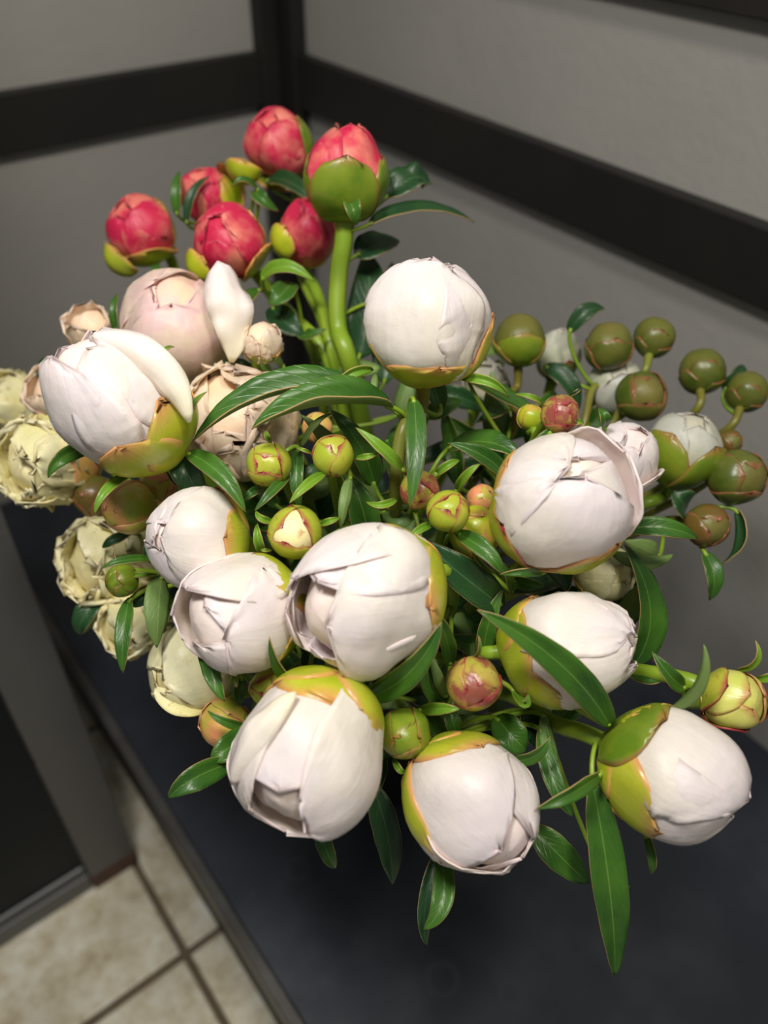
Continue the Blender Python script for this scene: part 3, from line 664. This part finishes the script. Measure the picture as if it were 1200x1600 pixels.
# bud at the right edge whose pale petals show
flower('R1', 'peony_bud', 'bright lime bud at the far right edge, pale petals showing between red-edged sepals', (1146, 1093, 0.33), 46, (0.4, -0.2, 0.85),
       [dict(p=30, b=158, w=60, mat='sepal_lime_petal'), dict(p=-60, b=158, w=60, mat='sepal_lime_petal'), dict(p=160, b=158, w=60, mat='sepal_lime_petal')],
       [dict(p=-60, b=120, w=48, mat='sepal_edge', lift=0.05), dict(p=60, b=105, w=42, mat='sepal_edge', lift=0.05), dict(p=150, b=130, w=50, mat='sepal_edge', lift=0.05), dict(p=0, b=62, w=44)],
       mat='sepal_lime_petal', stemr=0.0034, way=[(1085, 1066, 0.345), (970, 1045, 0.37), (880, 1040, 0.40)],
       leaves=[(1070, 1075, 0.343, 1019, 1018, 0.335, 28, dict(mid=(-4, 6), mat='leaf')), (975, 1052, 0.365, 1032, 1063, 0.355, 16, dict(mid=(0, 3), roll=-40))],
       bracts=[dict(b=(1150, 1048), t=(1180, 1000, 0.322), w=0.0032, mid=(6, 3)), dict(b=(1178, 1062), t=(1215, 1040), w=0.0040)], q=0.7)

# rose pink peonies at the back
def rose(key, lab, c, r, ax, pet, sep, **k):
    flower(key, 'peony', lab, c, r, ax, pet, sep, mat='rose', sepmat=k.pop('sepmat', 'sepal_green'), q=0.8, stemr=k.pop('stemr', 0.0035), crump=0.03, **k)
pk = [dict(p=180, b=160, w=76), dict(p=80, b=165, w=72), dict(p=-70, b=165, w=72), dict(p=10, b=160, w=66)]
rose('K1', 'rose pink peony bud at the very top with a green sepal over its right side', (436, 226, 0.50), 49, (-0.25, -0.45, 0.85), pk,
     [dict(p=72, b=128, w=44, lay=0.10), dict(p=180, b=90), dict(p=-60, b=62, w=40, lift=0.35), dict(p=10, b=52)], way=[(470, 420, 0.50), (520, 560, 0.47)],
     leaves=[(415, 283, 0.50, 486, 316, 0.48, 32, dict(mid=(4, -8), mat='leaf_dark'))])
rose('K2', 'tall green-cupped rose pink peony bud on a thick straight stem at the back', (540, 274, 0.425), 64, (0.05, -0.93, 0.32),
     pk, [dict(p=5, b=108, w=46, lay=0.14, lift=0.02), dict(p=-78, b=112, w=44), dict(p=88, b=118, w=44), dict(p=180, b=110)], stemr=0.0050, way=[(529, 430, 0.442), (528, 510, 0.446), (552, 590, 0.45)],
     leaves=[(575, 352, 0.43, 742, 348, 0.45, 40, dict(mid=(0, -16), mat='leaf_dark', roll=-30)), (600, 312, 0.44, 672, 288, 0.45, 50, dict(mid=(6, -14), mat='leaf_dark', wav=0.25)),
             (555, 400, 0.45, 624, 376, 0.47, 50, dict(mat='leaf_dark')), (560, 560, 0.46, 570, 390, 0.47, 66, dict(mat='leaf_dark', mid=(12, 0))), (600, 600, 0.47, 612, 410, 0.50, 60, dict(mat='leaf_dark', mid=(6, 0)))],
     bracts=[dict(b=(548, 318, 0.395), t=(557, 352, 0.395), w=0.009, mat='leaf')])
rose('K3', 'leftmost rose pink peony bud with a loose olive sepal below', (219, 358, 0.50), 49, (-0.35, -0.30, 0.85), pk,
     [dict(p=-45, b=112, w=50, lay=0.13, lift=0.08, flare=0.35, f0=0.4), dict(p=80, b=108, w=44), dict(p=180, b=90)], sepmat='sepal', way=[(300, 480, 0.52), (430, 600, 0.50)])
rose('K4', 'rose and yellow streaked peony bud just above the pale pink bloom', (357, 378, 0.46), 55, (-0.15, -0.05, 0.95), pk,
     [dict(p=32, b=118, w=44), dict(p=-40, b=104, w=40), dict(p=-125, b=112, w=36, lift=0.06, lay=0.12), dict(p=150, b=84), dict(p=0, b=60)], sepmat='sepal', way=[(440, 480, 0.48), (520, 580, 0.46)],
     leaves=[(408, 438, 0.45, 492, 440, 0.44, 26, dict(mid=(-4, -16), mat='leaf_lime')), (455, 442, 0.45, 420, 475, 0.44, 40, dict(mid=(4, 6))),
             (408, 452, 0.46, 392, 510, 0.44, 34, dict(mid=(-14, 0), roll=20)), (470, 520, 0.455, 510, 514, 0.44, 22, dict(mid=(-6, 10), mat='leaf')), (425, 480, 0.46, 475, 522, 0.45, 44, dict(mid=(0, 8), mat='leaf_dark')),
             (405, 300, 0.46, 362, 292, 0.45, 12, dict(mid=(0, -8), mat='leaf')), (400, 298, 0.46, 436, 330, 0.46, 24, dict(mid=(-6, 4), mat='leaf'))])
rose('K5', 'coral pink peony bud left of the thick green stem', (482, 364, 0.47), 45, (0.15, -0.45, 0.85), pk,
     [dict(p=-85, b=105, w=44), dict(p=100, b=80), dict(p=0, b=52), dict(p=180, b=80)], sepmat='sepal', asp=1.15, way=[(500, 470, 0.47), (530, 590, 0.46)])
rose('K6', 'rose pink peony bud wedged between its neighbours, olive sepal over the top', (326, 308, 0.51), 43, (-0.1, -0.35, 0.9), pk,
     [dict(p=72, b=140, w=50, lay=0.10), dict(p=150, b=110, lay=0.10), dict(p=0, b=50)], sepmat='sepal', way=[(420, 450, 0.53), (500, 580, 0.50)],
     leaves=[(277, 338, 0.49, 281, 268, 0.49, 18, dict(mat='leaf')), (292, 352, 0.49, 328, 276, 0.49, 16, dict(mid=(-6, -4), mat='leaf_dark')), (248, 448, 0.50, 248, 412, 0.50, 20, dict(mat='leaf'))])
loose_sepal('K1', (384, 256, 0.48), 31, (0.25, -0.9, 0.35), b=100, w=80)
loose_sepal('K3', (198, 396, 0.485), 36, (0.6, -0.7, 0.35), b=100, w=72, mat='sepal_rimmed')
loose_sepal('K4', (324, 408, 0.455), 34, (0.7, -0.6, 0.35), b=104, w=60)
loose_sepal('K5', (456, 372, 0.465), 34, (0.6, -0.7, 0.3), phi=-20, b=110, w=60)
loose_sepal('K6', (340, 300, 0.495), 44, (-0.5, -0.5, 0.6), phi=100, b=128, w=56)
flower('K8', 'peony_bud', 'small withered bud, peach above and green below, right of the pale pink bloom', (409, 535, 0.40), 31, (0.1, -0.7, 0.7),
       [dict(p=i * 137.5, a=30, b=120 + 12 * (i % 4), w=40, lay=0.01 + 0.02 * (i % 3), lift=0.05, ruf=0.1, crump=0.08) for i in range(6)], [dict(p=0, b=84, w=60, mat='sepal_green'), dict(p=120, b=90, w=60), dict(p=-120, b=90, w=60)],
       mat='peach', q=0.5, stemr=0.002, leaves=[(445, 575, 0.41, 418, 548, 0.40, 14, dict(roll=150))])

# pale pink and peach blooms, left of centre
ruff = lambda n_, b0=120, sp=40, w0=34, fl=0.4: [dict(p=i * 137.5, a=30 + 70 * ((i * 0.618) % 1), b=b0 + sp * ((i * 0.37) % 1), w=w0 + 14 * ((i * 0.71) % 1), lay=0.01 + 0.012 * (i % 5), flare=fl + 0.5 * ((i * 0.53) % 1), f0=0.45,
                                                 lift=0.06, ruf=0.12, crump=0.06, notch=0.12) for i in range(n_)]
flower('F1', 'peony', 'pale pink blown peony at the upper left with one petal standing up', (280, 512, 0.42), 85, (0.12, -0.25, 0.92),
       [dict(p=-100, b=165, w=80, crump=0.03), dict(p=100, b=165, w=80), dict(p=190, b=176, w=88, crump=0.05, point=0.6, lay=0.04), dict(p=40, b=150, w=60, crump=0.06, lay=0.035)],
       [dict(p=180, b=70), dict(p=60, b=60), dict(p=-60, b=60)], mat='blush', asp=0.95, q=0.9, way=[(430, 640, 0.46)],
       leaves=[(182, 520, 0.42, 184, 458, 0.42, 14, dict(mat='leaf')), (345, 578, 0.41, 400, 576, 0.41, 18, dict(mid=(0, -6), mat='leaf_dark'))])
flower('F2', 'peony', 'peach ruffled peony behind the long arching leaves', (375, 662, 0.40), 84, (-0.05, -0.1, 1),
       [dict(p=170, b=160, w=80), dict(p=-100, b=162, w=80), dict(p=100, b=160, w=70)] + ruff(8, 130, 40, 36, 0.15),
       [dict(p=180, b=70), dict(p=60, b=60), dict(p=-60, b=60)], mat='peach', asp=0.95, q=0.7, way=[(470, 760, 0.45)])
flower('F3', 'peony', 'yellow cream closed peony with brown specks at the lower left', (302, 1042, 0.385), 70, (-0.35, 0.1, 0.9),
       [dict(p=180, b=160, w=76), dict(p=90, b=165, w=76), dict(p=-90, b=168, w=80), dict(p=10, b=178, w=90, lay=0.05), dict(p=60, b=108, w=50, lay=0.14, lift=0.06)],
       [dict(p=180, b=80), dict(p=60, b=70), dict(p=-60, b=60)], mat='cream', asp=1.05, q=0.8, way=[(400, 1000, 0.44)],
       leaves=[(300, 1100, 0.40, 262, 1095, 0.39, 22, dict(roll=150)), (380, 1060, 0.37, 376, 1100, 0.36, 20, dict(mat='leaf'))])
flower('F4', 'peony', 'ruffled cream peony at the left edge with a red-blushed sepal beneath', (80, 722, 0.43), 66, (-0.4, 0.15, 0.9),
       ruff(16, 120, 50, 34, 0.5), [dict(p=-10, b=112, w=60, lay=0.12, mat='sepal_blush'), dict(p=180, b=80)], mat='cream', asp=1.0, q=0.5, way=[(250, 800, 0.47)], hcr=0.08)
flower('F5', 'peony', 'ruffled cream peony at the left beneath the blushed buds', (178, 872, 0.44), 66, (-0.4, 0.15, 0.9),
       ruff(15, 120, 50, 36, 0.45) + [dict(p=200, b=112, w=34, lay=0.16, flare=0.9, f0=0.4, mat='shade', lift=0.03)], [dict(p=180, b=80), dict(p=60, b=60)], mat='cream', asp=1.0, q=0.5, way=[(330, 900, 0.48)], hcr=0.08,
       leaves=[(205, 832, 0.41, 160, 856, 0.405, 18, dict(mat='leaf_dark')), (160, 930, 0.43, 126, 992, 0.43, 36, dict(mid=(-6, 2), mat='leaf_dark')), (165, 950, 0.43, 130, 990, 0.43, 16, dict(roll=150))])
flower('F6', 'peony', 'small cream peony low on the left, hanging leaf across it', (213, 972, 0.43), 48, (-0.3, 0.25, 0.9),
       ruff(9, 120, 50, 40, 0.3), [dict(p=180, b=80), dict(p=60, b=60)], mat='cream', q=0.5, way=[(330, 950, 0.48)], hcr=0.08)
flower('F7', 'peony', 'blurred peach petals of a peony behind the top of the leftmost white bloom', (146, 520, 0.45), 36, (-0.2, -0.4, 0.8),
       ruff(8, 120, 50, 40, 0.5), [dict(p=0, b=70)], mat='peach', q=0.4, way=[(300, 620, 0.50)], hcr=0.08)
flower('F8', 'peony', 'pale peach peony mostly hidden behind the leftmost white bloom', (100, 620, 0.46), 46, (-0.4, -0.2, 0.8),
       ruff(8, 130, 40, 40, 0.3), [dict(p=0, b=70)], mat='peach', q=0.4, way=[(260, 700, 0.50)], hcr=0.06,
       leaves=[(80, 612, 0.46, 68, 558, 0.46, 20, dict(mat='leaf_dark')), (140, 790, 0.45, 110, 770, 0.45, 12, dict(mat='leaf_dark'))])
flower('F9', 'peony', 'dim cream peony cut off by the left edge of the picture', (25, 632, 0.52), 46, (-0.3, -0.2, 0.8),
       ruff(10, 120, 50, 40, 0.5), [dict(p=30, b=100, w=60, lay=0.15), dict(p=-60, b=90, w=50, lay=0.12)], mat='cream', q=0.5, way=[(200, 720, 0.54)], hcr=0.08)
green_bud('B1', 'green bud with orange blush under the leftmost white bloom', (203, 792, 0.385), 43, (-0.4, 0.25, 0.85), mat='sepal_blush', n=3, W=78, way=[(330, 850, 0.45)])
green_bud('B2', 'smaller blushed green bud up and right of the orange-blushed one', (248, 757, 0.40), 30, (0.3, 0.1, 0.9), mat='sepal_blush', n=3, W=78)
green_bud('B4', 'brownish bud behind the blushed sepal of the left cream bloom', (148, 775, 0.43), 34, (-0.2, 0.2, 0.9), mat='sepal_bronze', n=3, W=78)
green_bud('B3', 'lime and rose bud splitting open under the yellow cream bloom', (350, 1130, 0.365), 40, (-0.2, 0.35, 0.9), mat='sepal_blush', n=3, b=118, W=58, open_=0.05,
          leaves=[(392, 1136, 0.35, 324, 1110, 0.34, 15, dict(mat='leaf'))])

# the shaded blooms at the right, by the wall
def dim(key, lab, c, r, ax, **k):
    green_bud(key, lab, c, r, ax, mat=k.pop('mat', 'sepal_shaded'), n=k.pop('n', 3), heartmat=k.pop('hm', 'olive'), W=k.pop('W', 66), b=k.pop('b', 122), stemr=0.0022, smat='stem_olive', **k)
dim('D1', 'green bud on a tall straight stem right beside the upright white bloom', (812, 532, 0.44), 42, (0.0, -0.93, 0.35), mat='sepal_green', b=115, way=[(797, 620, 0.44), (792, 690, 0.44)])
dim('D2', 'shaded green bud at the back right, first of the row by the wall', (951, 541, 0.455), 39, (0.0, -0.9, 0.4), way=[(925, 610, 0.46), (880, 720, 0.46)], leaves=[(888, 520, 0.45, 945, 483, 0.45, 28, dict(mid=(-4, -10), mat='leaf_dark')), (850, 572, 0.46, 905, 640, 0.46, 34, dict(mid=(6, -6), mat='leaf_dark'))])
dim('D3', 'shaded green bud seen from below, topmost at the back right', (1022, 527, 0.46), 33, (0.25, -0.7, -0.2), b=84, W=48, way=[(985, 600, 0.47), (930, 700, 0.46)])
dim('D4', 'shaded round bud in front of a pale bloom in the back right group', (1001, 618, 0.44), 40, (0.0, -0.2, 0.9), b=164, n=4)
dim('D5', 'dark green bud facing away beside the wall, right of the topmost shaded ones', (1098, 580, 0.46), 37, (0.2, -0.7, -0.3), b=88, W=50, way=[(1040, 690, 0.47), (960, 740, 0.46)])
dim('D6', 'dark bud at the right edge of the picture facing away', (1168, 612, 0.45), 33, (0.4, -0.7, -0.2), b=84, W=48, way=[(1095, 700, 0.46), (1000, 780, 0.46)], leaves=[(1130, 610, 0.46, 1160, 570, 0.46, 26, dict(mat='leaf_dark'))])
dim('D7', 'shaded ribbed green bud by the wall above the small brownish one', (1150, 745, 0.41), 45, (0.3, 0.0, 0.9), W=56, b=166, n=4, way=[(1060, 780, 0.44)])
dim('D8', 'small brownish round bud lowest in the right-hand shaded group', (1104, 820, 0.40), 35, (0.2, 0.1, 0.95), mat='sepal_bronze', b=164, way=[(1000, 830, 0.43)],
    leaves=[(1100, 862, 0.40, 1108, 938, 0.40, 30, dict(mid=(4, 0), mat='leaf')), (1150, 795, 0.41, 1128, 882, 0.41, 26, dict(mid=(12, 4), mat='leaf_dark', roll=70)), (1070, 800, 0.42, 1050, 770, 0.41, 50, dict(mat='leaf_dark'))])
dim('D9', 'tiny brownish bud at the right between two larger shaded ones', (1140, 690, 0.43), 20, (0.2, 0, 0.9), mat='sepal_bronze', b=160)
wp = [dict(p=180, b=160, w=76), dict(p=80, b=165, w=72), dict(p=-80, b=162, w=72), dict(p=0, b=160, w=70, crump=0.04)]
flower('G1', 'peony', 'white peony behind the large right-hand bloom, partly hidden by its curled petal', (965, 722, 0.385), 56, (0.2, -0.5, 0.8),
       wp + [dict(p=60, b=120, w=45, lay=0.12, flare=0.5)], [dict(p=30, b=60), dict(p=-90, b=60), dict(p=150, b=60)], mat='white', q=0.7, way=[(900, 850, 0.42)],
       leaves=[(944, 672, 0.37, 935, 638, 0.365, 20, dict(mat='leaf'))], asp=1.2)
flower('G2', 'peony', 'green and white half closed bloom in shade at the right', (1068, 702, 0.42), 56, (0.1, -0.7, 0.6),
       wp, [dict(p=-50, b=132, w=50, mat='sepal_green', lay=0.10), dict(p=35, b=126, w=48, mat='sepal_green', lay=0.11), dict(p=120, b=100, mat='sepal_shaded')], mat='shade', q=0.6, way=[(980, 800, 0.44)])
flower('G3', 'peony', 'pale bloom half hidden at the back behind the shaded round bud', (962, 605, 0.47), 44, (-0.1, -0.5, 0.7), wp, [dict(p=20, b=80, mat='sepal_shaded'), dict(p=-90, b=90, mat='sepal_shaded')], mat='shade', q=0.5)
flower('G4', 'peony', 'small shaded whitish bloom just behind the tall-stemmed green bud', (872, 556, 0.48), 35, (0.1, -0.8, 0.5), wp, [dict(p=20, b=100, w=40, mat='sepal_shaded')], mat='shade', q=0.5, asp=1.2, way=[(860, 680, 0.48)])
flower('G5', 'peony', 'ragged white petals of a bloom low behind the upright white one', (758, 598, 0.48), 34, (-0.3, 0.3, 0.8), ruff(6, 120, 50, 40, 0.5), [dict(p=-60, b=90, mat='sepal_shaded')], mat='shade', q=0.4)
flower('G6', 'peony', 'pale green and cream bloom peeping out under the large right-hand one', (945, 895, 0.385), 46, (0.4, 0.0, 0.9), wp, [dict(p=-60, b=110, mat='sepal'), dict(p=60, b=90, mat='sepal')], mat='cream', q=0.5)

# ---------------------------------------------------------------- more foliage of the same stems
MORE = [
 ('e', (700, 700, 0.385, 818, 722, 0.36, 44, dict(mid=(4, -18), roll=-20))),
 ('f', (797, 753, 0.365, 700, 692, 0.35, 30, dict(mid=(8, -6)))),
 ('g', (786, 948, 0.35, 652, 840, 0.335, 60, dict(mid=(2, 4), mat='leaf_dark'))),
 ('g', (800, 926, 0.355, 783, 876, 0.34, 15, {})),
 ('W3', (850, 896, 0.33, 780, 898, 0.325, 15, dict(mid=(0, -5), roll=-30))),
 ('W3', (800, 908, 0.36, 850, 915, 0.355, 20, dict(roll=20))),
 ('b', (575, 842, 0.375, 545, 742, 0.365, 48, dict(mat='leaf', mid=(6, 0)))),
 ('d', (598, 800, 0.385, 648, 828, 0.375, 34, dict(roll=160, mid=(2, -6)))),
 ('d', (592, 855, 0.375, 648, 812, 0.365, 30, dict(roll=150, mid=(6, 4)))),
 ('e', (668, 650, 0.42, 720, 625, 0.42, 34, dict(mat='leaf'))),
 ('e', (670, 900, 0.385, 652, 840, 0.375, 34, {})),
 ('f', (700, 905, 0.39, 720, 820, 0.38, 40, dict(mat='leaf_dark'))),
 ('W6', (775, 1120, 0.35, 822, 1172, 0.345, 50, dict(mat='leaf'))),
 ('W6', (822, 1108, 0.36, 842, 1168, 0.355, 38, dict(mat='leaf_dark'))),
 ('W6', (848, 1112, 0.35, 868, 1242, 0.335, 28, dict(roll=160))),
 ('W6', (845, 1135, 0.345, 896, 1276, 0.33, 32, dict(mid=(-10, 6)))),
 ('W6', (800, 1188, 0.335, 860, 1150, 0.32, 20, dict(mid=(4, 4)))),
 ('j', (668, 1110, 0.36, 700, 1160, 0.35, 28, {})),
 ('j', (672, 1130, 0.38, 770, 1118, 0.37, 36, dict(roll=150))),
 ('W7', (572, 1072, 0.355, 505, 1030, 0.345, 40, dict(mid=(6, -6)))),
 ('W9', (500, 1050, 0.37, 480, 1010, 0.37, 40, dict(mat='leaf_dark'))),
 ('W10', (300, 760, 0.39, 262, 700, 0.38, 40, dict(mat='leaf_dark'))),
 ('W1', (690, 640, 0.40, 660, 560, 0.41, 34, {})),
 ('W4', (1000, 880, 0.385, 985, 1035, 0.375, 34, dict(mid=(16, 0), mat='leaf_dark'))),
 ('D8', (1030, 870, 0.40, 975, 845, 0.39, 34, dict(roll=150))),
 ('F6', (250, 1000, 0.41, 262, 940, 0.40, 26, dict(mat='leaf_dark'))),
 ('W10', (248, 880, 0.38, 236, 835, 0.375, 26, dict(mat='leaf_dark'))),
 ('K2', (600, 470, 0.46, 640, 560, 0.45, 50, dict(mat='leaf_dark'))),
 ('D1', (790, 640, 0.43, 745, 660, 0.42, 30, dict(roll=30))),
]
for i, (k, lf) in enumerate(MORE): addleaf(k, lf, i)
# inner leaves deep in the bunch, each on the stem nearest to it
rng = random.Random(21)
keys = [k for k in FL if k[0] in 'WabcdefghijknFR' and 'pts' in FL[k]]
cnt = 0
while cnt < 120:
    px, py = rng.uniform(350, 960), rng.uniform(540, 1180)
    if ((px - 655) / 330) ** 2 + ((py - 860) / 350) ** 2 > 1: continue
    d = rng.uniform(0.395, 0.475) + 0.05 * max(0, (700 - py) / 200)
    b = P(px, py, d)
    k = min(keys, key=lambda q: min((x - b).length for x in FL[q]['pts'][5:]))
    a = rng.uniform(0, 2 * PI); L = rng.uniform(90, 150)
    f = FL[k]
    leaf(f['e'], f['o'], (px, py, d), (px + L * math.cos(a), py + L * math.sin(a), d - rng.uniform(-0.02, 0.03)), rng.uniform(34, 56) * d / F,
         mid=(rng.uniform(-8, 8), rng.uniform(-8, 8)), arch=rng.uniform(0, 0.01), roll=rng.choice([rng.uniform(-50, 50)] * 3 + [rng.uniform(140, 200)]),
         mat=rng.choice(['leaf', 'leaf', 'leaf_dark', 'leaf_dark']), stempts=f['pts'], seed=cnt * 3)
    cnt += 1

# petals that have rolled back or stand free of their bloom
loose_petal('W2', (296, 660, 0.318), (138, 528, 0.318), 58, mid=(20, -24), roll=-25, fold=-0.55)
loose_petal('W7', (462, 1082, 0.283), (362, 1226, 0.285), 52, mid=(-14, -10), roll=20, fold=-0.5)
loose_petal('F1', (362, 566, 0.395), (340, 408, 0.39), 70, mid=(14, -4), roll=20, fold=-0.35, wpeak=0.58, wav=0.2)
loose_petal('F3', (330, 1100, 0.375), (242, 1075, 0.37), 34, mid=(0, 8), mat='cream', fold=0.3)

# water drops resting on the left white bloom
from mathutils.bvhtree import BVHTree
drop_m = NT('water'); drop_m.set(Roughness=0.03, Alpha=0.16)
bpy.context.view_layer.update()
f = FL['W2']
for px, py, r in ((150, 626, 0.0022), (192, 640, 0.0007), (196, 648, 0.0006), (190, 632, 0.0005), (170, 618, 0.0005)):
    ray = (P(px, py, 1) - CAM).normalized(); best = None
    for o in f['e'].children:
        if not o.name.startswith(('petal', 'inner')): continue
        bt = BVHTree.FromPolygons([v.co + f['o'] for v in o.data.vertices], [tuple(p.vertices) for p in o.data.polygons])
        h = bt.ray_cast(CAM, ray)
        if h[0] and (best is None or h[3] < best[3]): best = h
    if not best: continue
    n = best[1] if best[1].dot(ray) < 0 else -best[1]
    q = n.to_track_quat('Z', 'Y').to_matrix(); v, fc = [], []
    for i in range(7):
        a = PI / 2 * i / 6 * 1.15 - 0.23
        for k in range(16):
            t = 2 * PI * k / 16
            v.append(best[0] + q @ Vector((math.cos(t) * math.cos(a) * r, math.sin(t) * math.cos(a) * r, math.sin(a) * r * 0.55)))
    for i in range(6):
        for k in range(16): fc.append((i * 16 + k, i * 16 + (k + 1) % 16, (i + 1) * 16 + (k + 1) % 16, (i + 1) * 16 + k))
    fc.append(tuple(range(16))[::-1])
    mesh('water_drop', v, fc, drop_m.m, f['e'], origin=f['o'])
